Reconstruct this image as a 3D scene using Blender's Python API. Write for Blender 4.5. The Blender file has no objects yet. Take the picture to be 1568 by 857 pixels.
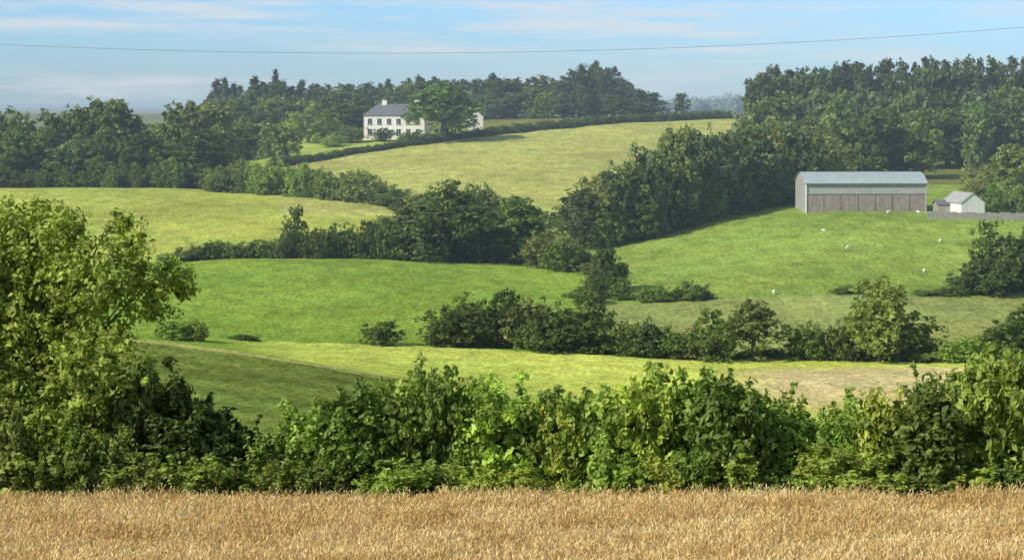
import bpy, math, numpy as np
from mathutils import Vector
rng = np.random.default_rng(7)
scene = bpy.context.scene
scene.view_settings.view_transform = 'Standard'
scene.view_settings.look = 'None'
scene.view_settings.exposure = 0

# ---------------------------------------------------------------- image pixel units
F = 3200.0      # focal length in image pixels; u and v positions are image pixel coordinates
UC = 784.0  # image column of the view centre
HV = 165.0      # image row of the level line
def bx(u, y): return (u-UC)/F*y
def zv(v, y): return -(v-HV)/F*y

# ---------------------------------------------------------------- terrain heights
COLS = np.array([-100,200,400,600,800,1000,1200,1400,1700],float)
near = [(-60,0.5),(0,-1.7),(20,-5.9),(40,-9.9),(50,-11.6),(55,-12.2),(60,-12.65),(66,-13.0),(72,-13.5)]
rows = [  # distance, then image row of the ground at each image column
 (85, [700,700,712,720,725,725,725,725,725]),
 (100,[660,655,665,680,690,692,694,692,690]),
 (125,[580,575,594,622,655,662,666,664,660]),
 (150,[490,506,538,576,622,638,642,640,636]),
 (170,[512,520,546,568,592,605,608,605,600]),
 (195,[510,517,538,547,558,566,570,570,570]),
 (215,[495,504,526,531,538,549,553,554,555]),
 (260,[442,442,448,443,462,470,457,455,465]),
 (300,[405,410,396,396,417,420,385,385,395]),
 (330,[395,390,390,388,392,380,345,342,350]),
 (355,[356,352,350,352,358,352,322,320,325]),
 (400,[302,304,312,316,324,312,296,295,300]),
 (420,[288,290,300,303,305,294,285,283,285]),
 (470,[284,282,278,268,266,258,260,262,265]),
 (520,[265,262,250,235,233,226,233,240,245]),
 (560,[245,240,225,212,210,205,210,215,220]),
 (600,[225,220,208,199,193,189,192,195,200]),
 (650,[210,205,195,187,181,178,180,182,185]),
 (720,[200,195,188,180,178,177,179,181,183]),
 (900,[185,183,181,178,178,178,178,178,178]),
 (1500,[173]*9),(4500,[160]*9),(14000,[163]*9)]
ys = [r[0] for r in near]+[r[0] for r in rows]
Zc = np.array([[r[1]]*9 for r in near]+[[zv(v,r[0]) for v in r[1]] for r in rows])
YF = np.arange(-60,1001,1.0)
UF = np.arange(-200,1801,10.0)
tmp = np.array([np.interp(YF,ys,Zc[:,j]) for j in range(9)])
Z = np.array([np.interp(UF,COLS,tmp[:,i]) for i in range(len(YF))])
def gs(a,sig,axis):
    k=np.arange(-int(3*sig),int(3*sig)+1); w=np.exp(-k**2/(2*sig*sig)); w/=w.sum()
    p=[(0,0),(0,0)]; p[axis]=(len(k)//2,len(k)//2)
    ap=np.pad(a,p,mode='edge')
    return np.apply_along_axis(lambda r:np.convolve(r,w,mode='valid'),axis,ap)
Zs = gs(Z,5.0,0); Zs = gs(Zs,8.0,1)
def H(x,y):
    x=np.asarray(x,float); y=np.asarray(y,float)
    u=np.clip(x/np.maximum(y,45.)*F+UC,-200,1799.9); fu=(u+200)/10; iu=fu.astype(int); fu=fu-iu
    yc=np.clip(y,-60,999.9); fy=yc+60; iy=fy.astype(int); fy=fy-iy
    z=(Zs[iy,iu]*(1-fu)+Zs[iy,iu+1]*fu)*(1-fy)+(Zs[np.minimum(iy+1,len(YF)-1),iu]*(1-fu)+Zs[np.minimum(iy+1,len(YF)-1),iu+1]*fu)*fy
    far=np.interp(y,[ys[i] for i in range(-4,0)],[Zc[i,4] for i in range(-4,0)])
    t=np.clip((y-850)/140,0,1)
    z=z*(1-t)+far*t
    und=0.12*np.sin(x*0.11+1.3*np.sin(y*0.05))*np.sin(y*0.083+0.7)+0.06*np.sin(x*0.31+y*0.17)
    big=2.5*np.sin(x*0.004+0.8)*np.clip((y-2500)/1500,0,1)
    return z+und*np.clip((y-75)/40,0,1)+big
def Hs(x,y): return float(H(np.array([x]),np.array([y]))[0])

# ---------------------------------------------------------------- materials
def newmat(name):
    m=bpy.data.materials.new(name); m.use_nodes=True; nt=m.node_tree
    for n in list(nt.nodes): nt.nodes.remove(n)
    out=nt.nodes.new('ShaderNodeOutputMaterial')
    return m,nt,out
def N(nt,t,**kw):
    n=nt.nodes.new(t)
    for k,v in kw.items(): setattr(n,k,v)
    return n
def math_(nt,op,a,b=None):
    n=N(nt,'ShaderNodeMath',operation=op)
    for i,v in enumerate((a,b)):
        if v is None: continue
        if isinstance(v,(int,float)): n.inputs[i].default_value=v
        else: nt.links.new(v,n.inputs[i])
    return n.outputs[0]
def mix_(nt,fac,a,b,blend='MIX'):
    n=N(nt,'ShaderNodeMix',data_type='RGBA',blend_type=blend)
    for s,v in ((n.inputs[0],fac),(n.inputs[6],a),(n.inputs[7],b)):
        if isinstance(v,(int,float)): s.default_value=v
        elif isinstance(v,tuple): s.default_value=(*v,1) if len(v)==3 else v
        else: nt.links.new(v,s)
    return n.outputs[2]
def noise(nt,scale,detail=4,rough=0.6,vec=None,sc=None):
    n=N(nt,'ShaderNodeTexNoise'); n.inputs['Scale'].default_value=scale; n.inputs['Detail'].default_value=detail; n.inputs['Roughness'].default_value=rough
    if vec is not None:
        if sc:
            mp=N(nt,'ShaderNodeMapping'); mp.inputs['Scale'].default_value=sc; nt.links.new(vec,mp.inputs[0]); vec=mp.outputs[0]
        nt.links.new(vec,n.inputs['Vector'])
    return n.outputs[0]
def maprange(nt,v,a,b,c,d):
    n=N(nt,'ShaderNodeMapRange'); nt.links.new(v,n.inputs[0])
    for i,x in enumerate((a,b,c,d)): n.inputs[i+1].default_value=x
    return n.outputs[0]

def leaf_material(name='leaves', transl=0.35):
    m,nt,out=newmat(name)
    at=N(nt,'ShaderNodeAttribute',attribute_name='tint')
    p=N(nt,'ShaderNodeBsdfDiffuse'); nt.links.new(at.outputs['Color'],p.inputs[0])
    gl=N(nt,'ShaderNodeBsdfGlossy'); gl.inputs['Roughness'].default_value=0.5; gl.inputs[0].default_value=(0.6,0.62,0.5,1)
    m0=N(nt,'ShaderNodeMixShader'); m0.inputs[0].default_value=0.045; nt.links.new(p.outputs[0],m0.inputs[1]); nt.links.new(gl.outputs[0],m0.inputs[2])
    tr=N(nt,'ShaderNodeBsdfTranslucent')
    tc=mix_(nt,1.0,at.outputs['Color'],(1.4,1.5,0.6),'MULTIPLY'); nt.links.new(tc,tr.inputs[0])
    ms=N(nt,'ShaderNodeMixShader'); ms.inputs[0].default_value=transl
    nt.links.new(m0.outputs[0],ms.inputs[1]); nt.links.new(tr.outputs[0],ms.inputs[2]); nt.links.new(ms.outputs[0],out.inputs[0])
    return m
def simple(name,col,rough=0.8,nscale=3.0,amt=0.25,bump=0.0,metal=0.0,stain=None):
    m,nt,out=newmat(name)
    tc=N(nt,'ShaderNodeTexCoord'); n1=noise(nt,nscale,5,0.65,tc.outputs['Object'])
    c=mix_(nt,maprange(nt,n1,0.3,0.7,0,1),tuple(k*(1-amt) for k in col),tuple(min(1,k*(1+amt)) for k in col))
    if stain:
        n2=noise(nt,nscale*0.5,6,0.7,tc.outputs['Object'],(3,3,0.4)); c=mix_(nt,maprange(nt,n2,0.5,0.75,0,0.7),c,stain)
    p=N(nt,'ShaderNodeBsdfPrincipled'); p.inputs['Roughness'].default_value=rough; p.inputs['Metallic'].default_value=metal
    nt.links.new(c,p.inputs['Base Color'])
    if bump:
        b=N(nt,'ShaderNodeBump'); b.inputs['Strength'].default_value=bump; nt.links.new(n1,b.inputs['Height']); nt.links.new(b.outputs[0],p.inputs['Normal'])
    nt.links.new(p.outputs[0],out.inputs[0]); return m
LEAF=leaf_material(); BARK=simple('bark',(0.09,0.08,0.055),0.9,6,0.4,0.4)

# ground
m,nt,out=newmat('fields'); GROUND=m
at=N(nt,'ShaderNodeAttribute',attribute_name='field'); tc=N(nt,'ShaderNodeTexCoord'); P=tc.outputs['Object']
nA=noise(nt,0.035,4,0.55,P); nB=noise(nt,0.35,6,0.7,P,(1,0.45,1)); nC=noise(nt,2.2,6,0.75,P,(1,0.35,1)); nD=noise(nt,0.10,6,0.7,P,(0.4,1.5,1))
f=math_(nt,'MULTIPLY',maprange(nt,nA,0.3,0.7,0.80,1.18),maprange(nt,nB,0.3,0.7,0.68,1.28))
f=math_(nt,'MULTIPLY',f,maprange(nt,nC,0.3,0.7,0.45,1.5))
vm=N(nt,'ShaderNodeVectorMath',operation='SCALE'); nt.links.new(at.outputs['Color'],vm.inputs[0]); nt.links.new(f,vm.inputs['Scale'])
c=mix_(nt,maprange(nt,nD,0.42,0.62,0,0.9),vm.outputs[0],mix_(nt,1.0,vm.outputs[0],(1.26,1.06,1.05),'MULTIPLY'))
p=N(nt,'ShaderNodeBsdfDiffuse')
nt.links.new(c,p.inputs[0])
b=N(nt,'ShaderNodeBump'); b.inputs['Strength'].default_value=0.8; b.inputs['Distance'].default_value=0.3
hs=math_(nt,'ADD',nC,nB); nt.links.new(hs,b.inputs['Height']); nt.links.new(b.outputs[0],p.inputs['Normal'])
nt.links.new(p.outputs[0],out.inputs[0])

# ---------------------------------------------------------------- mesh helper
def make_mesh(name,V,Q,mats,midx=None,col=None,colname='tint',smooth=False):
    me=bpy.data.meshes.new(name); V=np.asarray(V,np.float32); Q=np.asarray(Q,np.int32)
    me.vertices.add(len(V)); me.vertices.foreach_set('co',V.ravel())
    k=Q.shape[1]
    me.loops.add(Q.size); me.loops.foreach_set('vertex_index',Q.ravel())
    me.polygons.add(len(Q)); me.polygons.foreach_set('loop_start',np.arange(0,Q.size,k,dtype=np.int32))
    for mt in mats: me.materials.append(mt)
    if midx is not None: me.polygons.foreach_set('material_index',np.asarray(midx,np.int32))
    me.polygons.foreach_set('use_smooth',np.full(len(Q),smooth))
    if col is not None:
        a=me.color_attributes.new(colname,'FLOAT_COLOR','POINT'); cc=np.ones((len(V),4),np.float32); cc[:,:3]=col; a.data.foreach_set('color',cc.ravel())
    me.update(calc_edges=True)
    return me
def add(name,me,loc=(0,0,0),rot=(0,0,0),scale=(1,1,1),parent=None):
    o=bpy.data.objects.new(name,me); scene.collection.objects.link(o)
    o.location=loc; o.rotation_euler=rot; o.scale=scale
    if parent: o.parent=parent
    return o

# ---------------------------------------------------------------- terrain sheet
t=np.linspace(-1,1,620); S=np.sign(t)*(0.30*np.abs(t)+0.9*np.abs(t)**7)
yr=np.concatenate([np.arange(-60,60,1.5),np.arange(60,330,0.7),np.arange(330,680,1.2),680*np.geomspace(1,20,70)])
YY,SS=np.meshgrid(yr,S,indexing='ij'); XX=SS*(np.maximum(YY,0)+ 60*np.clip(1-YY/200,0,1)+0)
ZZ=H(XX,YY)
UU=XX/np.maximum(YY,20)*F+UC
wob=2.0*np.sin(XX*0.13)+1.2*np.sin(XX*0.37+1)+0.6*np.sin(XX*1.1)
colr=np.zeros(XX.shape+(3,)); 
def setc(mask,c): colr[mask]=c
setc(np.ones(XX.shape,bool),(0.17,0.20,0.05))
setc(YY<67.6,(0.42,0.31,0.14))
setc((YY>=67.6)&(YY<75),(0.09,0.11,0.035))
Yw=YY+wob*0.35
LF=np.array((0.56,0.67,0.12)); MG=np.array((0.235,0.37,0.05))
setc((YY>=75)&(Yw<215),LF)
tn=np.clip((UU-1080)/120,0,1)*np.clip((1520-UU)/60,0,1)*np.clip((YY-150)/20,0,1)*np.clip((206-Yw)/8,0,1)
colr+= (np.array((0.62,0.54,0.24))-colr)*(tn*((YY>=75)&(Yw<215)))[...,None]
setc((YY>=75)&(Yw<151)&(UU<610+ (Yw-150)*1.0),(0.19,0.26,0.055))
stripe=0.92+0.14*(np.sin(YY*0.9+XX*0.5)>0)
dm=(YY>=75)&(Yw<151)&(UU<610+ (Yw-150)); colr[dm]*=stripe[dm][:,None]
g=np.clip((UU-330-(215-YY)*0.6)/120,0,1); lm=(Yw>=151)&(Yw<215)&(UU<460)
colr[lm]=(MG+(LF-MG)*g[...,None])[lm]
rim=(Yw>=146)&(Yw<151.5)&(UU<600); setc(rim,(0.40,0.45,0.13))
setc((Yw>=215)&(Yw<306)&(UU<905),MG)
setc((Yw>=215)&(Yw<262)&(UU>=905),(0.30,0.36,0.10))
setc((Yw>=262)&(Yw<420)&(UU>=905),(0.25,0.365,0.065))
setc((Yw>=306)&(Yw<440)&(UU<580),(0.40,0.475,0.085))
up=(Yw>=380)&(UU>430)&(Yw<np.interp(UU,[425,480,700,900,1110,1300],[505,515,557,598,640,640]))&(UU<1150); setc(up,(0.40,0.44,0.115))
lawn=(Yw>np.interp(UU,[425,480,700,900,1110],[508,518,560,601,645]))&(UU<740)&(YY<590)&(UU>380); setc(lawn,(0.34,0.45,0.085))
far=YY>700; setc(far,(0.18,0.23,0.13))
setc(YY>1400,(0.22,0.29,0.29)); setc(YY>2400,(0.24,0.37,0.48))  # distance haze painted into the farthest ground colours
nr,nc=XX.shape
idx=np.arange(nr*nc).reshape(nr,nc)
Q=np.stack([idx[:-1,:-1],idx[:-1,1:],idx[1:,1:],idx[1:,:-1]],-1).reshape(-1,4)
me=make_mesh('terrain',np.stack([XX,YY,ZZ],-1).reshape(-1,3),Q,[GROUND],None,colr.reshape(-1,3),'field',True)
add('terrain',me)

# ---------------------------------------------------------------- vegetation builders
def tube(pts,rad,sides=6):
    pts=np.array(pts,float); V=[];Q=[]
    for i,pnt in enumerate(pts):
        d=pts[min(i+1,len(pts)-1)]-pts[max(i-1,0)]; d/=np.linalg.norm(d)+1e-9
        a=np.cross(d,[0,1,0.1]); a/=np.linalg.norm(a)+1e-9; bb=np.cross(d,a)
        for k in range(sides):
            an=2*math.pi*k/sides; V.append(pnt+rad[i]*(math.cos(an)*a+math.sin(an)*bb))
    for i in range(len(pts)-1):
        for k in range(sides):
            k2=(k+1)%sides; Q.append([i*sides+k,i*sides+k2,(i+1)*sides+k2,(i+1)*sides+k])
    return np.array(V),np.array(Q)
def leaves(r,C,cl,n_per,crad,L,up=0.35,aspect=0.55,flat=1.0):
    n=len(C)*n_per
    ci=np.repeat(np.arange(len(C)),n_per)
    d=r.normal(size=(n,3)); d/=np.linalg.norm(d,axis=1)[:,None]
    rr=crad*(r.random(n)**0.5)*(0.4+1.1*r.random(len(C))[ci])
    pos=C[ci]+d*rr[:,None]*np.array([1,1,flat])
    nn=d*0.6+cl[ci]*0.4+r.normal(size=(n,3))*0.65+np.array([0,0,up]); nn/=np.linalg.norm(nn,axis=1)[:,None]
    tt=np.cross(nn,r.normal(size=(n,3))); tt/=np.linalg.norm(tt,axis=1)[:,None]+1e-9
    bb=np.cross(nn,tt); s=L*(0.6+0.8*r.random(n))[:,None]
    V=np.stack([pos-tt*s,pos+bb*s*aspect+nn*s*0.15,pos+tt*s,pos-bb*s*aspect+nn*s*0.15],1).reshape(-1,3)
    Q=np.arange(n*4).reshape(n,4)
    ct=r.random(len(C))[ci]; tint=np.clip(0.55*ct+0.45*r.random(n),0,1); yl=np.clip(0.6*r.random(len(C))[ci]+0.4*r.random(n),0,1)
    T=np.repeat(np.stack([tint,yl,r.random(n)],1),4,0)
    return V,Q,T
def clumps(r,lobes,n,inner=0.25):
    lobes=np.array(lobes,float); w=(lobes[:,3]*lobes[:,5]+lobes[:,3]*lobes[:,4]); w/=w.sum()
    li=r.choice(len(lobes),n,p=w)
    d=r.normal(size=(n,3)); d/=np.linalg.norm(d,axis=1)[:,None]
    fr=np.where(r.random(n)<inner,r.random(n)*0.7,0.72+0.4*r.random(n))
    c=lobes[li,:3]+d*fr[:,None]*lobes[li,3:6]
    return c,d
class Proto: pass
def assemble(leafparts,tubes):
    V=[];Q=[];M=[];T=[];o=0
    for v,q,tn in leafparts: V.append(v);Q.append(q+o);M.append(np.zeros(len(q),int));T.append(tn);o+=len(v)
    for v,q in tubes: V.append(v);Q.append(q+o);M.append(np.ones(len(q),int));T.append(np.full((len(v),3),0.5));o+=len(v)
    p=Proto(); p.V=np.concatenate(V);p.Q=np.concatenate(Q);p.M=np.concatenate(M);p.T=np.concatenate(T)
    p.h=np.percentile(p.V[:,2],99.7); p.w=np.percentile(np.abs(p.V[:,0]),97)*2
    return p
def broadleaf(seed,nl=9,nclump=290,nper=17,L=0.25,crad=0.5,low=0.06):
    """10 m tall, ~9 m wide tree"""
    r=np.random.default_rng(seed); lobes=[]
    for i in range(nl):
        h=r.uniform(low+0.08,0.84); a=r.uniform(0,2*math.pi); wd=3.0*math.sin(math.pi*min(1,(h+0.12)))**0.6*r.uniform(0.35,1)
        R=r.uniform(1.2,2.0)*(1.15-0.4*h)
        lobes.append([wd*math.cos(a),wd*math.sin(a),h*10,R*1.1,R*1.1,R*r.uniform(0.9,1.3)])
    lobes.append([r.uniform(-.6,.6),r.uniform(-.6,.6),8.3,1.5,1.5,1.6]); lobes.append([0,0,4.8,3.0,3.0,3.6])
    C,d=clumps(r,lobes,nclump)
    C[:,2]=np.where(C[:,2]<10*low,10*low*r.uniform(0.7,2.5,len(C)),C[:,2])
    lp=leaves(r,C,d,nper,crad,L)
    tb=[tube([(0,0,-0.5),(0.1,0,2),(0.05,0.1,4.5),(0,0,7.5)],[0.34,0.27,0.2,0.06],7)]
    for lb in lobes[:-1]:
        s=np.array([0.05,0.05,min(5,lb[2]*0.5+0.5)]); e=np.array(lb[:3]); mid=(s+e)/2+np.array([0,0,-0.2])
        tb.append(tube([s,mid,e],[0.14,0.09,0.03],5))
    return assemble([lp],tb)
def pine(seed,layers=12,L=0.26,W=2.3,pw=1.8,rise=0.25):
    r=np.random.default_rng(seed); C=[];D=[];tb=[tube([(0,0,-0.5),(0.05,0,5),(0,0,9.8)],[0.22,0.14,0.02],6)]
    for i in range(layers):
        h=1.0+8.8*i/(layers-1); w=(1-(h/10.4)**pw)*W*r.uniform(0.7,1.15)+0.12
        nb=int(4+4*(1-h/10.5))
        for k in range(nb):
            a=r.uniform(0,2*math.pi); ln=w*r.uniform(0.6,1.1); e=np.array([math.cos(a)*ln,math.sin(a)*ln,h+rise*ln+r.uniform(-.5,.5)])
            tb.append(tube([(0,0,h),e],[0.05,0.015],4))
            for f_ in (0.5,0.95):
                C.append(np.array([e[0]*f_,e[1]*f_,h+(e[2]-h)*f_])); D.append([math.cos(a),math.sin(a),0.5])
    lp=leaves(r,np.array(C),np.array(D),14,0.42,L,flat=1.1,aspect=0.4)
    return assemble([lp],tb)
def bush(seed,w=2.0,h=3.0,nclump=150,nper=34,L=0.1,crad=0.34,nl=8,shoots=0):
    r=np.random.default_rng(seed); lobes=[]
    for i in range(nl):
        a=r.uniform(0,2*math.pi); q=r.uniform(0.2,0.75)*w*0.5; hh=r.uniform(0.2,0.75)*h
        R=r.uniform(0.24,0.38)*w*(1.1-0.3*hh/h)
        lobes.append([q*math.cos(a),q*math.sin(a),hh,R,R,R*r.uniform(0.9,1.5)])
    lobes.append([0,0,h*0.35,w*0.42,w*0.42,h*0.38])
    C,d=clumps(r,lobes,nclump,0.2); C[:,2]=np.abs(C[:,2])
    parts=[leaves(r,C,d,nper,crad,L,flat=1.0)]
    tb=[]
    if shoots:
        SC=[];SD=[]
        for i in range(shoots):
            a=r.uniform(0,2*math.pi); q=r.uniform(0.1,0.95)*w*0.5; z0=r.uniform(0.45,0.8)*h; ln=r.uniform(0.3,0.7)
            b0=np.array([q*math.cos(a),q*math.sin(a),z0]); e=b0+np.array([math.cos(a)*0.35,math.sin(a)*0.35,1])*ln*h*0.33
            tb.append(tube([b0,e],[0.015,0.006],4))
            for k in np.linspace(0,1,5): SC.append(b0+(e-b0)*k); SD.append([math.cos(a)*.5,math.sin(a)*.5,.5])
        parts.append(leaves(r,np.array(SC),np.array(SD),9,crad*0.7,L,flat=1.0))
    for k in range(6):
        a=r.uniform(0,2*math.pi); q=r.uniform(0.2,0.8)*w*0.4
        tb.append(tube([(0.1*math.cos(a),0.1*math.sin(a),-0.2),(q*0.6*math.cos(a),q*0.6*math.sin(a),h*0.4),(q*math.cos(a),q*math.sin(a),h*0.75)],[0.05,0.035,0.01],5))
    return assemble(parts,tb)

BL=[broadleaf(100+i,nl=7+i%5) for i in range(6)]
BLF=[broadleaf(150+i,nl=6+i%4,nclump=190,nper=12,L=0.34,crad=0.52) for i in range(6)]
PN=[pine(200+i,W=2.3+0.3*(i%3)) for i in range(6)]
SP=[pine(230+i,layers=14,W=2.6,pw=0.9,rise=-0.15) for i in range(3)]
BS=[bush(300+i,w=5,h=5,nclump=210,nper=17,L=0.2,crad=0.46,nl=9) for i in range(5)]
BSF=[bush(350+i,w=5,h=5,nclump=80,nper=14,L=0.33,crad=0.7) for i in range(4)]
HS=[bush(400+i,w=2.8,h=4.0,nclump=330,nper=23,L=0.118,crad=0.26,nl=13,shoots=22) for i in range(6)]
DARK=(0.085,0.125,0.032); MID=(0.145,0.205,0.045); LIGHT=(0.26,0.34,0.065); OLIVE=(0.23,0.265,0.08); HAZE=(0.13,0.175,0.085); CON=(0.06,0.085,0.042)  # HAZE: paler leaf colour with aerial haze mixed in
YEL=np.array((0.34,0.36,0.06))
cnt=[0]
def inst(p,x,y,z,sw,sh,col,ang=None):
    a=rng.uniform(0,6.28) if ang is None else ang; c,s=math.cos(a),math.sin(a)
    V=p.V; X=(V[:,0]*c-V[:,1]*s)*sw+x; Y=(V[:,0]*s+V[:,1]*c)*sw+y; Zz=V[:,2]*sh+z
    col=np.array(col); T=p.T; yl=np.clip((T[:,1]-0.35)/0.65,0,1)[:,None]*0.5
    base=col*(1-yl)+ (YEL*0.45+col*0.75)*yl
    colr=base*(0.5+1.05*T[:,0:1])*rng.uniform(0.85,1.15)
    return np.stack([X,Y,Zz],1),p.Q,p.M,colr
class Mass:
    def __init__(s,name): s.name=name; s.p=[]
    def plant(s,kind,u,y,vtop,wpx,color,jit=0.12):
        x=bx(u,y); z=Hs(x,y)-0.15
        hgt=max(zv(vtop,y)-z,0.8); w=wpx/F*y
        p=kind[cnt[0]%len(kind)]; cnt[0]+=1
        br=rng.uniform(1-jit,1+jit); hu=rng.uniform(0.94,1.06)
        c=(color[0]*br*hu,color[1]*br/hu,color[2]*br)
        s.p.append(inst(p,x,y,z,w/p.w,hgt/p.h,c)); s.o0=(x,y,z) if len(s.p)==1 else s.o0
        return s
    def done(s):
        o=0;V=[];Q=[];M=[];T=[]
        for v,q,m_,t_ in s.p: V.append(v-np.array(s.o0));Q.append(q+o);M.append(m_);T.append(t_);o+=len(v)
        me=make_mesh(s.name,np.concatenate(V),np.concatenate(Q),[LEAF,BARK],np.concatenate(M),np.concatenate(T))
        return add(s.name,me,s.o0)
def plant(kind,u,y,vtop,wpx,color,name): return Mass(name).plant(kind,u,y,vtop,wpx,color).done()
def row(name,kind,us,yfun,tops,wpx,color=None,jy=2,jv=5,cols=None):
    M_=Mass(name)
    for u in us:
        y=(yfun(u) if callable(yfun) else yfun)+rng.uniform(-jy,jy)
        v=np.interp(u,[a for a,b_ in tops],[b_ for a,b_ in tops])+rng.uniform(-jv,jv)
        c=color if cols is None else cols[rng.integers(len(cols))]
        M_.plant(kind,u+rng.uniform(-4,4),y,v,wpx*rng.uniform(0.8,1.25),c)
    return M_.done()

# --- front hedge
htop=[(340,740),(380,692),(450,636),(520,600),(600,582),(700,566),(740,592),(800,584),(860,610),(900,604),(960,584),(1030,570),(1100,576),(1160,590),(1205,655),(1240,662),(1280,616),(1350,600),(1420,594),(1470,568),(1520,544),(1568,530),(1750,540)]
HC=[(0.35,0.44,0.08),(0.28,0.36,0.07),(0.37,0.43,0.08),(0.16,0.225,0.05),(0.22,0.31,0.06)]
row('front_hedge',HS,np.arange(382,1780,49),70.4,htop,112,None,0.8,9,cols=HC)
row('bramble_hedge',HS,np.arange(372,1780,58),69.0,[(340,735),(1240,700),(1700,690)],92,None,0.5,28,cols=HC)
# --- left tree
r=np.random.default_rng(55); y0=71.0; k=y0/F
TL=[(40,405,80),(-70,430,110),(150,425,72),(100,360,38),(240,455,50),(25,352,38),(100,490,100),(30,560,100),(165,570,75),(-60,640,110),(80,650,85),(190,650,60),(-150,520,110),(-120,380,90),(215,385,26),(180,355,18),(60,330,20),(275,440,22),(-10,480,90)]
bxl=60; lob=[]
for (u,v,R) in TL:
    lob.append([(u-bxl)*k,r.uniform(-1.3,1.3),(785-v)*k,R*k,R*k*1.1,R*k*0.85])
C,d=clumps(r,lob,1950,0.28)
lp=leaves(r,C,d,27,0.36,0.108,flat=0.85)
tb=[tube([(0,0,-0.5),(0.1,0,1.5),(0,0.1,4),(0.1,0,6.0),(-.1,0,7.8)],[0.28,0.22,0.16,0.08,0.03],8)]
for l in lob:
    s=np.array([0.05,0.3,min(6,l[2]*0.55)]); e=np.array(l[:3])*np.array([0.8,1,1]); tb.append(tube([s,(s+e)/2+np.array([0,0.3,-0.2]),e],[0.07,0.045,0.015],6))
ap=assemble([lp],tb); x=bx(bxl,y0)
M_=Mass('ash_tree'); M_.o0=(x,y0,Hs(x,y0)-0.1); M_.p.append(inst(ap,*M_.o0,1,1,(0.30,0.36,0.075),0.0)); M_.done()
row('thicket',HS,[190,222,258,300,345],70.8,[(180,565),(220,565),(255,580),(300,610),(345,650)],100,None,0.7,8,cols=[DARK,(0.12,0.165,0.045)])
row('left_scrub',HS,np.arange(-120,350,40),69.0,[(-120,610),(20,620),(100,665),(330,700)],92,None,0.5,18,cols=[OLIVE,(0.22,0.28,0.06),(0.26,0.29,0.09),(0.30,0.38,0.07)])

# --- valley bushes ~215 m
for (u,y,v,w,c) in [(375,214,510,46,DARK),(585,214,492,60,DARK),(265,205,490,60,LIGHT),(300,205,488,45,LIGHT),(690,216,470,70,DARK),(725,218,452,80,MID),(765,218,447,85,DARK),(805,218,455,85,OLIVE),(850,216,465,85,DARK),(895,215,474,80,DARK),(905,224,440,70,MID),(830,214,490,70,DARK),
   (960,214,495,60,MID),(990,214,489,65,DARK),(1022,215,500,60,MID),(1055,214,503,55,OLIVE),(1095,213,475,75,MID),(1235,214,495,60,MID),(1280,214,492,65,MID),(1395,214,480,70,MID),(1310,214,485,60,DARK),(1430,213,530,60,OLIVE),(1475,212,515,75,LIGHT),(1530,213,505,80,MID),(1575,213,470,90,DARK)]:
    plant(BS,u,y,v,w,c,'hawthorn_bush')
for (u,y,v,w,c,nm) in [(1155,213,460,88,OLIVE,'willow_tree'),(1345,213,426,118,(0.24,0.30,0.075),'ash_tree'),(930,276,377,66,DARK,'hawthorn_tree'),(450,312,316,40,MID,'hawthorn_tree'),(680,310,279,145,(0.09,0.14,0.035),'oak_tree'),(625,313,318,90,MID,'oak_tree'),(795,313,302,90,MID,'oak_tree'),(715,316,300,80,DARK,'oak_tree'),(760,318,330,70,OLIVE,'oak_tree')]:
    plant(BL,u,y,v,w,c,nm)
for (u,y,v,w) in [(1528,268,340,60),(1505,266,385,60),(1480,265,415,55),(1548,268,365,70),(1575,268,355,80),(1520,264,400,60)]: plant(BS,u,y,v,w,DARK,'hawthorn_tree')
row('valley_hedge',BS,np.arange(900,1640,24),216,[(900,530),(1100,538),(1640,538)],42,MID,1,6,cols=[MID,OLIVE])
for (u,v,w) in [(990,440,30),(1012,437,32),(1035,440,28),(1060,430,36),(1083,441,26),(1285,443,28),(1302,436,34),(1330,446,24),(1415,444,30),(1435,440,34),(1460,436,40)]:
    plant(BS,u,263,v,w,MID,'gorse_bush')
row('field_hedge',BS,np.arange(255,600,16),308,[(255,388),(300,378),(350,370),(430,366),(470,350),(540,342),(600,345)],36,DARK,1.5,5,cols=[DARK,MID])
row('copse',BS,[600,640,730,770,815,840,870,900,860,890,920,880,620,700,750],lambda u:308-(u-820)*0.05,[(600,345),(740,345),(830,345),(870,368),(920,400)],62,DARK,6,8,cols=[DARK,MID,OLIVE])
for (u,y,v,w) in [(900,262,440,45),(878,268,442,40),(930,268,415,50),(948,266,425,36),(915,272,405,44)]: plant(BS,u,y,v,w,MID if w<42 else DARK,'hawthorn_bush')
row('sloping_hedgerow',BS,np.arange(340,620,17),lambda u:np.interp(u,[340,600],[432,405]),[(340,250),(400,240),(450,255),(520,270),(570,262),(620,290)],48,OLIVE,3,9,cols=[OLIVE,MID,LIGHT])
row('middle_hedgerow',BS,np.arange(620,900,18),lambda u:np.interp(u,[620,900],[392,350]),[(620,305),(700,290),(745,285),(800,325),(850,325),(900,330)],50,MID,3,9,cols=[OLIVE,MID,DARK])
# --- diagonal wood
dy=lambda u:np.interp(u,[880,1000,1230,1300],[335,348,385,400])
row('diagonal_wood',BL,np.arange(890,1260,24),dy,[(890,290),(930,252),(965,248),(1000,200),(1060,205),(1120,192),(1180,200),(1250,200)],80,HAZE,4,10,cols=[HAZE,(0.13,0.18,0.075),OLIVE])
row('wood_edge',BS,np.arange(905,1235,20),lambda u:dy(u)-5,[(890,330),(950,300),(1000,285),(1100,270),(1230,270)],50,DARK,2,14,cols=[DARK,HAZE,MID])
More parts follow.
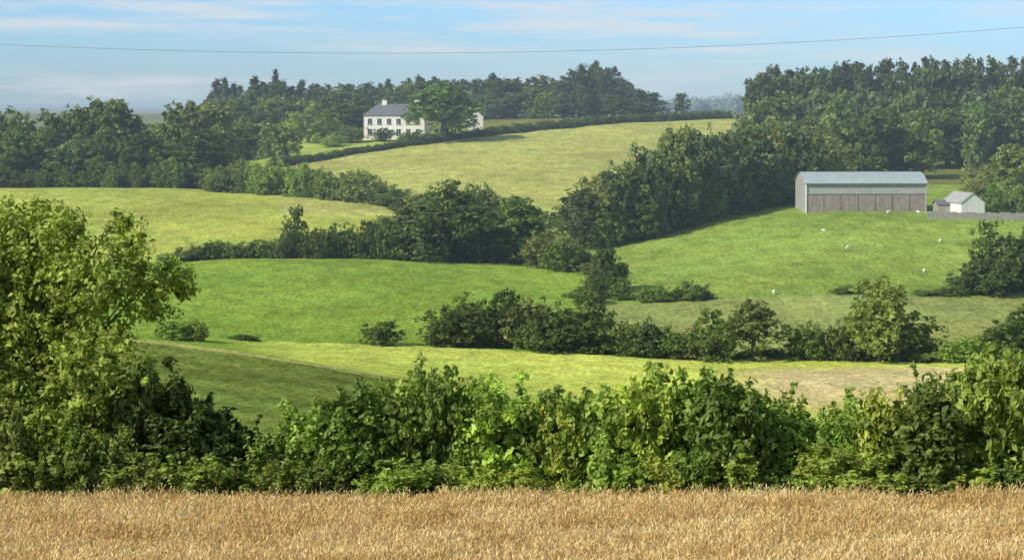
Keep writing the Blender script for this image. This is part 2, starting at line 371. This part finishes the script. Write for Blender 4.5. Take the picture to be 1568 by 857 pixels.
# --- right forest
row('pine_wood',PN,np.arange(1160,1680,17),lambda u:545,[(1150,114),(1180,106),(1260,102),(1330,98),(1400,96),(1450,90),(1550,92),(1680,84)],58,CON,12,6,cols=[CON,(0.075,0.10,0.045),DARK])
row('wood_crowns',BLF,np.arange(1165,1680,26),532,[(1150,118),(1300,108),(1450,102),(1680,98)],56,DARK,6,8,cols=[DARK,CON])
row('wood_canopy',BLF,np.arange(1165,1680,30),505,[(1150,150),(1300,140),(1450,140),(1680,130)],66,DARK,8,10,cols=[DARK,HAZE,MID])
row('wood_margin',BLF,np.arange(1165,1410,22),lambda u:440,[(1150,185),(1250,180),(1330,175),(1410,190)],66,MID,8,12,cols=[MID,OLIVE,DARK])
row('wood_margin',BLF,np.arange(1400,1680,24),lambda u:482,[(1400,170),(1500,165),(1680,150)],66,DARK,5,12,cols=[DARK,MID])
# --- left wood
row('broadleaf_wood',BLF,np.arange(-90,345,28),475,[(-90,172),(0,165),(60,174),(110,165),(150,154),(190,168),(212,188),(235,192),(270,167),(345,152)],78,MID,6,8,cols=[MID,DARK,OLIVE])
row('broadleaf_wood',BL,np.arange(-90,345,28),448,[(-90,210),(100,200),(230,215),(345,200)],72,DARK,6,14,cols=[DARK,MID,(0.12,0.17,0.05)])
row('wood_fringe',BS,np.arange(-90,345,20),438,[(-90,255),(345,252)],36,DARK,3,9,cols=[DARK,MID])
# --- ridge forest
rt=[(315,152),(335,134),(380,136),(420,124),(450,132),(500,130),(550,131),(600,128),(650,122),(700,120),(750,117),(800,124),(850,116),(900,104),(935,104),(960,122),(990,138),(1015,154)]
row('ridge_pine_wood',PN,np.arange(325,1005,15),690,rt,44,CON,14,5,cols=[CON,(0.085,0.115,0.05),DARK])
row('ridge_crowns',BLF,np.arange(330,1000,20),675,[(a,b_+5) for a,b_ in rt],42,CON,8,6,cols=[CON,DARK,MID])
row('ridge_spruce_trees',SP,[332,345,362,392,424,437,462,596,640,893,915],680,[(332,122),(345,118),(362,130),(392,116),(424,108),(437,124),(462,122),(596,122),(640,118),(893,98),(915,96)],32,CON,4,2)
row('ridge_broadleaf_wood',BLF,np.arange(335,1000,24),655,[(335,155),(600,145),(900,138),(1000,162)],48,DARK,8,9,cols=[DARK,HAZE,MID])
row('house_wood',BLF,np.arange(325,560,22),lambda u:590,[(325,165),(400,160),(560,165)],60,DARK,8,12,cols=[DARK,MID])
row('house_wood_edge',BLF,np.arange(330,450,22),lambda u:530,[(330,190),(450,200)],56,MID,8,10,cols=[DARK,MID,LIGHT])
plant(BL,472,565,155,74,LIGHT,'lime_tree'); plant(BL,400,540,190,50,LIGHT,'lime_tree')
plant(BL,678,551,128,108,(0.15,0.24,0.05),'sycamore_tree')
for (u,y,v,w,c) in [(585,556,196,30,DARK),(535,556,192,45,MID),(510,548,205,40,LIGHT),(640,548,200,40,MID)]: plant(BS,u,y,v,w,c,'garden_shrub')
hy=lambda u:np.interp(u,[425,480,700,900,1110],[505,515,557,598,640])
row('boundary_hedge',BSF,np.arange(420,1118,7),hy,[(420,240),(480,236),(700,200),(900,178),(1115,168)],17,DARK,0.5,1.2)
plant(BLF,1045,690,143,24,DARK,'field_tree')
row('distant_trees',BSF,np.arange(980,1200,7),1500,[(980,152),(1080,148),(1120,145),(1200,150)],24,(0.26,0.35,0.42),40,3)  # blue of the distant air is put into this leaf colour

# ---------------------------------------------------------------- barley
m,nt,out=newmat('barley'); at=N(nt,'ShaderNodeAttribute',attribute_name='tint')
geo=N(nt,'ShaderNodeNewGeometry'); nb_=noise(nt,0.55,5,0.65,geo.outputs['Position'],(0.6,1.3,1))
vm=N(nt,'ShaderNodeVectorMath',operation='SCALE'); nt.links.new(at.outputs['Color'],vm.inputs[0]); nt.links.new(maprange(nt,nb_,0.35,0.65,0.72,1.2),vm.inputs['Scale'])
bc=mix_(nt,maprange(nt,nb_,0.38,0.6,0.75,0),vm.outputs[0],mix_(nt,1.0,vm.outputs[0],(1.0,0.77,0.46),'MULTIPLY'))
p=N(nt,'ShaderNodeBsdfDiffuse'); nt.links.new(bc,p.inputs[0])
tr=N(nt,'ShaderNodeBsdfTranslucent'); nt.links.new(bc,tr.inputs[0]); ms=N(nt,'ShaderNodeMixShader'); ms.inputs[0].default_value=0.3
nt.links.new(p.outputs[0],ms.inputs[1]); nt.links.new(tr.outputs[0],ms.inputs[2]); nt.links.new(ms.outputs[0],out.inputs[0]); BAR=m
def barley(name,seed,n=3300,size=3.0):
    r=np.random.default_rng(seed); p0=np.stack([r.uniform(-size/2,size/2,n),r.uniform(-size/2,size/2,n),np.zeros(n)],1)
    hh=0.6+r.normal(0,0.11,n)+np.where(r.random(n)<0.06,0.2,0)
    ln=np.stack([r.normal(0.05,0.22,n),r.normal(0,0.2,n),np.ones(n)],1); tip=p0+ln*hh[:,None]
    a=r.uniform(0,math.pi,n); s=np.stack([np.cos(a),np.sin(a),np.zeros(n)],1)
    w=0.008; bl=np.stack([p0-s*w,p0+s*w,tip+s*w*0.6,tip-s*w*0.6],1)
    e=tip+ln*np.array([2.2,2.2,0.7])*0.12+r.normal(0,0.05,(n,3)); hw=0.017; mid=(tip+e)/2
    hd=np.stack([tip,mid+s*hw,e,mid-s*hw],1)
    V=np.concatenate([bl.reshape(-1,3),hd.reshape(-1,3)]); Q=np.arange(len(V)).reshape(-1,4)
    cs=np.array([0.76,0.60,0.27])*(0.6+0.7*r.random((n,1)))
    gm=r.random(n)<0.14; cs[gm]=np.array([0.36,0.35,0.11])
    ch=np.array([0.93,0.77,0.41])*(0.6+0.5*r.random((n,1))); om=r.random(n)<0.16; ch[om]=np.array([0.60,0.37,0.14])
    return make_mesh(name,V,Q,[BAR],None,np.concatenate([np.repeat(cs,4,0),np.repeat(ch,4,0)]))
BM=[barley('barley_patch_%d'%i,i+1) for i in range(5)]
e=bpy.data.objects.new('barley_field',None); scene.collection.objects.link(e); e.location=(0,55,Hs(0,55))
for yy in np.arange(46.5,66.9,2.75):
    for xx in np.arange(-0.27*yy-2.5,0.27*yy+2.5,2.75):
        X=xx+rng.uniform(-.2,.2); Y=min(yy+rng.uniform(-.3,.3),66.0); z=Hs(X,Y)
        sl=math.atan((Hs(X,Y+1)-Hs(X,Y-1))/2)
        add('barley',BM[rng.integers(5)],(X-e.location.x,Y-e.location.y,z-e.location.z),(sl,0,0),(1,1,rng.uniform(0.88,1.14)),e)

# ---------------------------------------------------------------- buildings
def box(name,x0,x1,y0,y1,z0,z1,mat,parent):
    V=[(x,y,z) for z in (z0,z1) for y in (y0,y1) for x in (x0,x1)]
    Q=[(0,2,3,1),(4,5,7,6),(0,1,5,4),(2,6,7,3),(0,4,6,2),(1,3,7,5)]
    return add(name,make_mesh(name,V,Q,[mat]),parent=parent)
def poly(name,V,Fs,mat,parent):
    me=bpy.data.meshes.new(name); me.from_pydata(V,[],Fs); me.materials.append(mat); me.update(); return add(name,me,parent=parent)
WHITE=simple('white_render',(0.78,0.75,0.68),0.85,1.2,0.06,0.1,stain=(0.5,0.5,0.45)); SLATE=simple('slate',(0.14,0.145,0.15),0.6,2,0.25,0.2)
GLASS=simple('window_glass',(0.03,0.035,0.04),0.15,1,0.1); STONE=simple('stone',(0.28,0.26,0.23),0.9,2.5,0.3,0.4)
SHEET=simple('galvanised_sheet',(0.34,0.35,0.33),0.6,0.8,0.12,stain=(0.27,0.27,0.25)); ROOFS=simple('barn_roof_sheet',(0.33,0.40,0.39),0.6,0.7,0.1,stain=(0.26,0.29,0.28)); RUST=simple('weathered_boards',(0.27,0.225,0.19),0.9,1.2,0.25,stain=(0.16,0.13,0.11)); TIM=simple('timber',(0.2,0.16,0.12),0.9,4,0.3)
def gable_roof(name,x0,x1,y0,y1,z0,z1,mat,parent,ov=0.35,th=0.15,hip=0.0):
    ym=(y0+y1)/2; s=(z1-z0)/(ym-y0)
    a=(x0-ov,y0-ov,z0-s*ov);b_=(x1+ov,y0-ov,z0-s*ov);c_=(x1+ov,y1+ov,z0-s*ov);d_=(x0-ov,y1+ov,z0-s*ov)
    r1=(x0-ov+hip,ym,z1);r2=(x1+ov-hip,ym,z1)
    lo=[a,b_,c_,d_,r1,r2]; hi=[(p_[0],p_[1],p_[2]+th) for p_ in lo]
    Fs=[(6,7,11,10),(8,9,10,11),(9,6,10),(7,8,11),(0,4,5,1),(2,5,4,3),(3,4,0),(1,5,2),(0,1,7,6),(1,2,8,7),(2,3,9,8),(3,0,6,9)]
    if hip==0: Fs=[f_ for f_ in Fs if len(f_)==4]+[(0,6,10,4),(3,4,10,9),(1,5,11,7),(2,8,11,5)]; Fs=[f_ for f_ in Fs if f_ not in((1,2,8,7),(3,0,6,9))]
    return poly(name,lo+hi,Fs,mat,parent)
def walls(name,x0,x1,y0,y1,z0,ze,zr,mat,parent,gx=True):
    ym=(y0+y1)/2; xm=(x0+x1)/2
    V=[(x0,y0,z0),(x1,y0,z0),(x1,y1,z0),(x0,y1,z0),(x0,y0,ze),(x1,y0,ze),(x1,y1,ze),(x0,y1,ze)]
    if gx: V+=[(x0,ym,zr),(x1,ym,zr)]; Fs=[(0,1,5,4),(2,3,7,6),(3,0,4,8,7),(1,2,6,9,5)]
    else: V+=[(xm,y0,zr),(xm,y1,zr)]; Fs=[(0,1,5,8,4),(2,3,7,9,6),(3,0,4,7),(1,2,6,5)]
    return poly(name,V,Fs,mat,parent)
# farmhouse
hx=bx(557,562); e=bpy.data.objects.new('farmhouse',None); scene.collection.objects.link(e); gz=Hs(hx+6,562); e.location=(hx,562,gz+0.2); e.rotation_euler=(0,0,math.radians(-6))
W=16.5; D=8.5; EH=6.4; RH=9.2
walls('walls',0,W,0,D,-1.5,EH,EH,WHITE,e); gable_roof('roof',0,W,0,D,EH,RH,SLATE,e,0.3,0.15,hip=3.5)
for i in range(6):
    xx=1.1+i*2.6
    for zz,hh in ((1.1,1.5),(4.0,1.4)):
        if i==2 and zz<2: continue
        box('window_frame',xx-0.08,xx+1.18,-0.05,0.02,zz-0.08,zz+hh+0.08,WHITE,e); box('window',xx,xx+1.1,-0.08,-0.051,zz,zz+hh,GLASS,e)
        box('window_sill',xx-0.15,xx+1.25,-0.2,-0.0,zz-0.2,zz-0.082,STONE,e); box('glazing_bar',xx+0.52,xx+0.58,-0.1,-0.081,zz,zz+hh,WHITE,e)
box('door',6.3,7.4,-0.08,0.01,0,2.2,TIM,e)
box('porch',5.9,7.8,-1.4,-0.09,2.35,2.6,WHITE,e)
for cx_ in (4.3,13.2):
    box('chimney',cx_,cx_+1.3,D/2-0.5,D/2+0.5,RH-1.0,RH+1.1,WHITE,e)
    for q in (0.25,0.75): box('chimney_pot',cx_+q,cx_+q+0.28,D/2-.14,D/2+.14,RH+1.1,RH+1.5,STONE,e)
# outbuilding
ox=bx(716,566); e=bpy.data.objects.new('outbuilding',None); scene.collection.objects.link(e); e.location=(ox,566,Hs(ox,566)+0.3)
walls('walls',0,4.2,0,6,-1.5,5.0,6.8,WHITE,e,gx=False)
poly('roof',[(-.3,-.3,4.8),(2.1,-.3,7.0),(4.5,-.3,4.8),(-.3,6.3,4.8),(2.1,6.3,7.0),(4.5,6.3,4.8)],[(0,1,4,3),(1,2,5,4)],SLATE,e)
box('window',1.6,2.6,-0.06,0.01,3.0,4.2,GLASS,e)
# barn
by=352; b0=bx(1234,by); e=bpy.data.objects.new('barn',None); scene.collection.objects.link(e); e.location=(b0,by,Hs(b0+10,by)-0.05); e.rotation_euler=(0,0,math.radians(1.5))
W=20.3; D=11; EH=4.75
def corr(name,x0,x1,y,z0,z1,mat,parent,pitch=0.25,amp=0.03):
    xs=np.arange(x0,x1+1e-6,pitch/2); V=[];Fs=[]
    for i,x_ in enumerate(xs):
        yy_=y-(amp if i%2 else 0); V+=[(x_,yy_,z0),(x_,yy_,z1)]
    for i in range(len(xs)-1): Fs.append((2*i,2*i+2,2*i+3,2*i+1))
    return poly(name,V,Fs,mat,parent)
corr('upper_cladding',0,W,0,2.9,EH,SHEET,e); corr('lower_cladding',0,W,-0.06,-1,2.9,RUST,e)
corr('back_cladding',0,W,D,-1,EH,SHEET,e)
nseg=14; V=[];Fs=[]
rib=np.arange(-0.3,W+0.31,0.15)
for j in range(nseg+1):
    a=j/nseg; yy_=-0.4+(D+0.8)*a; zz=EH-0.05+1.75*math.sin(math.pi*a)**0.85
    for i,x_ in enumerate(rib): V.append((x_,yy_,zz+(0.03 if i%2 else 0)))
nx=len(rib)
for j in range(nseg):
    for i in range(nx-1): Fs.append((j*nx+i,j*nx+i+1,(j+1)*nx+i+1,(j+1)*nx+i))
poly('roof',V,Fs,ROOFS,e)
for nm,xe in (('left_gable',0.0),('right_gable',W)):
    Vg=[(xe,0,-1),(xe,D,-1)]+[(xe,-0.0+D*a,EH-0.1+1.7*math.sin(math.pi*a)**0.85) for a in np.linspace(1,0,15)]
    poly(nm,Vg,[tuple(range(len(Vg)))],SHEET,e)
for i in (0,7): box('corner_post',i*W/7-0.12,i*W/7+0.12,-0.24,-0.1,-1,EH-0.1,WHITE if i==0 else SHEET,e)
for i in range(1,7): box('post',i*W/7-0.05,i*W/7+0.05,-0.16,-0.1,-1,2.9,RUST,e)
box('gutter',-0.3,W+0.3,-0.55,-0.41,EH-0.12,EH,SHEET,e)
box('door_rail',0.2,W-.2,-0.2,-0.1,2.9,3.0,SHEET,e)
# white shed
sy=345; s0=bx(1472,sy); e=bpy.data.objects.new('white_shed',None); scene.collection.objects.link(e); e.location=(s0,sy,Hs(s0+2,sy)+0.5); e.rotation_euler=(0,0,math.radians(14))
walls('walls',0,4.2,0,7,-1.5,1.7,3.2,WHITE,e,gx=False)
poly('roof',[(-.25,-.12,1.6),(2.1,-.12,3.33),(4.45,-.12,1.6),(-.25,7.2,1.6),(2.1,7.2,3.33),(4.45,7.2,1.6),(-.25,-.12,1.5),(2.1,-.12,3.23),(4.45,-.12,1.5)],[(0,1,4,3),(1,2,5,4),(0,6,7,1),(1,7,8,2)],SHEET,e)
s1=bx(1436,349); e=bpy.data.objects.new('stone_shed',None); scene.collection.objects.link(e); e.location=(s1,349,Hs(s1+2,349))
walls('walls',0,4,0,4,-1,1.5,2.0,STONE,e); gable_roof('roof',0,4,0,4,1.5,2.1,SLATE,e,0.2,0.1)
xs=np.arange(bx(1420,340),bx(1640,340),0.8); e=bpy.data.objects.new('stone_wall',None); scene.collection.objects.link(e)
for i,x_ in enumerate(xs):
    z=Hs(x_,340); box('wall_section',x_,x_+0.79,340,340.4,z-0.5,z+1.1+0.08*math.sin(i*1.7),STONE,e)
plant(BL,1548,372,222,80,OLIVE,'ash_tree')
for (u,y,v,w,c) in [(1500,378,252,45,OLIVE),(1525,350,283,34,MID),(1545,352,276,36,OLIVE),(1566,351,284,34,MID),(1530,374,245,40,LIGHT)]: plant(BS,u,y,v,w,c,'garden_shrub')

# ---------------------------------------------------------------- sheep
WOOL=simple('wool',(0.7,0.66,0.56),0.95,8,0.12,0.5)
def sheep_mesh():
    pts=[(-.45,0,.72),(-.15,0,.76),(.25,0,.76),(.48,0,.80),(.68,0,.92),(.86,0,.84),(-.5,.0,.5)]
    rad=[.24,.30,.30,.22,.12,.07,.04]; ed=[(0,1),(1,2),(2,3),(3,4),(4,5),(0,6)]
    for sx in (-.42,.32):
        for sy_ in (-.14,.14):
            n=len(pts); rt_=0 if sx<0 else 2; kx=0.05 if sx<0 else 0.02
            pts+=[(sx+(0.06 if sx<0 else 0),sy_,.5),(sx-kx,sy_,.26),(sx,sy_,.02)]; rad+=[.10,.045,.04]; ed+=[(rt_,n),(n,n+1),(n+1,n+2)]
    for sy_ in (-.1,.1): n=len(pts); pts.append((.66,sy_*1.6,.97)); rad.append(.03); ed.append((4,n))
    me=bpy.data.meshes.new('sheep_body'); me.from_pydata(pts,ed,[]); o=bpy.data.objects.new('tmp',me); scene.collection.objects.link(o)
    mo=o.modifiers.new('s','SKIN'); sb=o.modifiers.new('ss','SUBSURF'); sb.levels=1
    for i,rr_ in enumerate(rad): me.skin_vertices[0].data[i].radius=(rr_,rr_)
    me.skin_vertices[0].data[0].use_root=True
    dg=bpy.context.evaluated_depsgraph_get(); m2=bpy.data.meshes.new_from_object(o.evaluated_get(dg)); bpy.data.objects.remove(o)
    m2.materials.clear(); m2.materials.append(WOOL)
    return m2
SH=sheep_mesh()
for (u,y,a) in [(1298,303,0.3),(1415,281,1.2),(1185,264.5,1.2),(1407,347,2.8),(1360,346,0.2),(1262,322,3.0),(1440,309,0.5)]:
    x_=bx(u,y); add('sheep',SH,(x_,y,Hs(x_,y)),(0,0,a),(0.6,)*3)

# ---------------------------------------------------------------- cable and poles
CAB=simple('cable',(0.26,0.32,0.38),0.6)
pl=bpy.data.objects.new('overhead_cable',None); scene.collection.objects.link(pl)
def cable(vl,vm_,vr,y,rad=0.012):
    us=np.linspace(-330,1900,80); co=np.polyfit([0,784,1568],[vl,vm_,vr],2); vs=np.polyval(co,us)
    v,q=tube([(bx(u,y),y,zv(vv,y)) for u,vv in zip(us,vs)],[rad]*80,6)
    add('cable',make_mesh('cable',v,q,[CAB]),parent=pl); return zv(vs[0],y),zv(vs[-1],y)
zl,zr=cable(68,80,42,60,0.007)
for u,zt in ((-330,zl),(1900,zr)):
    x_=bx(u,60.15); z=Hs(x_,60.15); v,q=tube([(0,0,-1),(0,0,zt-z+1.0)],[0.16,0.1],10)
    e=bpy.data.objects.new('utility_pole',None); scene.collection.objects.link(e); e.location=(x_,60.25,z)
    add('pole',make_mesh('pole',v,q,[TIM]),parent=e); box('crossarm',-0.9,0.9,-0.11-.1,-0.11,zt-z-0.15,zt-z,TIM,e)

# ---------------------------------------------------------------- hazy air over the valley
m,nt,out=newmat('hazy_air'); vs_=N(nt,'ShaderNodeVolumeScatter'); vs_.inputs['Color'].default_value=(0.70,0.88,1.0,1); vs_.inputs['Density'].default_value=0.00029; vs_.inputs['Anisotropy'].default_value=-0.2
nt.links.new(vs_.outputs[0],out.inputs['Volume'])
e=bpy.data.objects.new('haze',None); scene.collection.objects.link(e)
box('air',-900,900,150,2200,-60,28,m,e)

# ---------------------------------------------------------------- sky and sun
sd=Vector((-0.70,-0.42,0.54)).normalized(); el=math.asin(sd.z); az=math.atan2(sd.x,sd.y)
w=bpy.data.worlds.new('World'); scene.world=w; w.use_nodes=True; nt=w.node_tree
bg=nt.nodes['Background']; sky=N(nt,'ShaderNodeTexSky'); sky.sky_type='NISHITA'; sky.sun_disc=False; sky.sun_elevation=el; sky.sun_rotation=az%(2*math.pi); sky.air_density=1.0; sky.dust_density=0.6; sky.ozone_density=1.5
tc=N(nt,'ShaderNodeTexCoord'); G=tc.outputs['Generated']
sx=N(nt,'ShaderNodeSeparateXYZ'); nt.links.new(G,sx.inputs[0])
cl=noise(nt,1.0,8,0.62,G,(9,9,110)); cl2=noise(nt,1.0,3,0.5,G,(3.3,3.3,45))
fac=math_(nt,'MULTIPLY',maprange(nt,cl,0.42,0.60,0.0,1),maprange(nt,cl2,0.43,0.57,0.0,1))
tint=mix_(nt,maprange(nt,sx.outputs[2],0.05,0.35,0,1),(0.70,1.13,1.84),(0.85,1.03,1.25))
base=mix_(nt,1.0,sky.outputs[0],tint,'MULTIPLY')
colr_=mix_(nt,math_(nt,'MULTIPLY',fac,0.8),base,(6.6,7.2,7.8))
nt.links.new(colr_,bg.inputs[0]); bg.inputs[1].default_value=0.105
L=bpy.data.lights.new('sun','SUN'); L.energy=5.0; L.angle=math.radians(0.5); L.color=(1,0.94,0.80); o=bpy.data.objects.new('sun',L); scene.collection.objects.link(o)
o.rotation_euler=(-sd).to_track_quat('-Z','Y').to_euler(); o.location=(-50,-50,60)

# ---------------------------------------------------------------- camera
cam=bpy.data.cameras.new('camera'); co=bpy.data.objects.new('camera',cam); scene.collection.objects.link(co); scene.camera=co
co.location=(0,0,0); co.rotation_euler=(math.radians(90),0,0); cam.sensor_width=36; cam.lens=36*F/1568; cam.shift_y=-(428.5-HV)/1568
cam.clip_start=0.5; cam.clip_end=30000
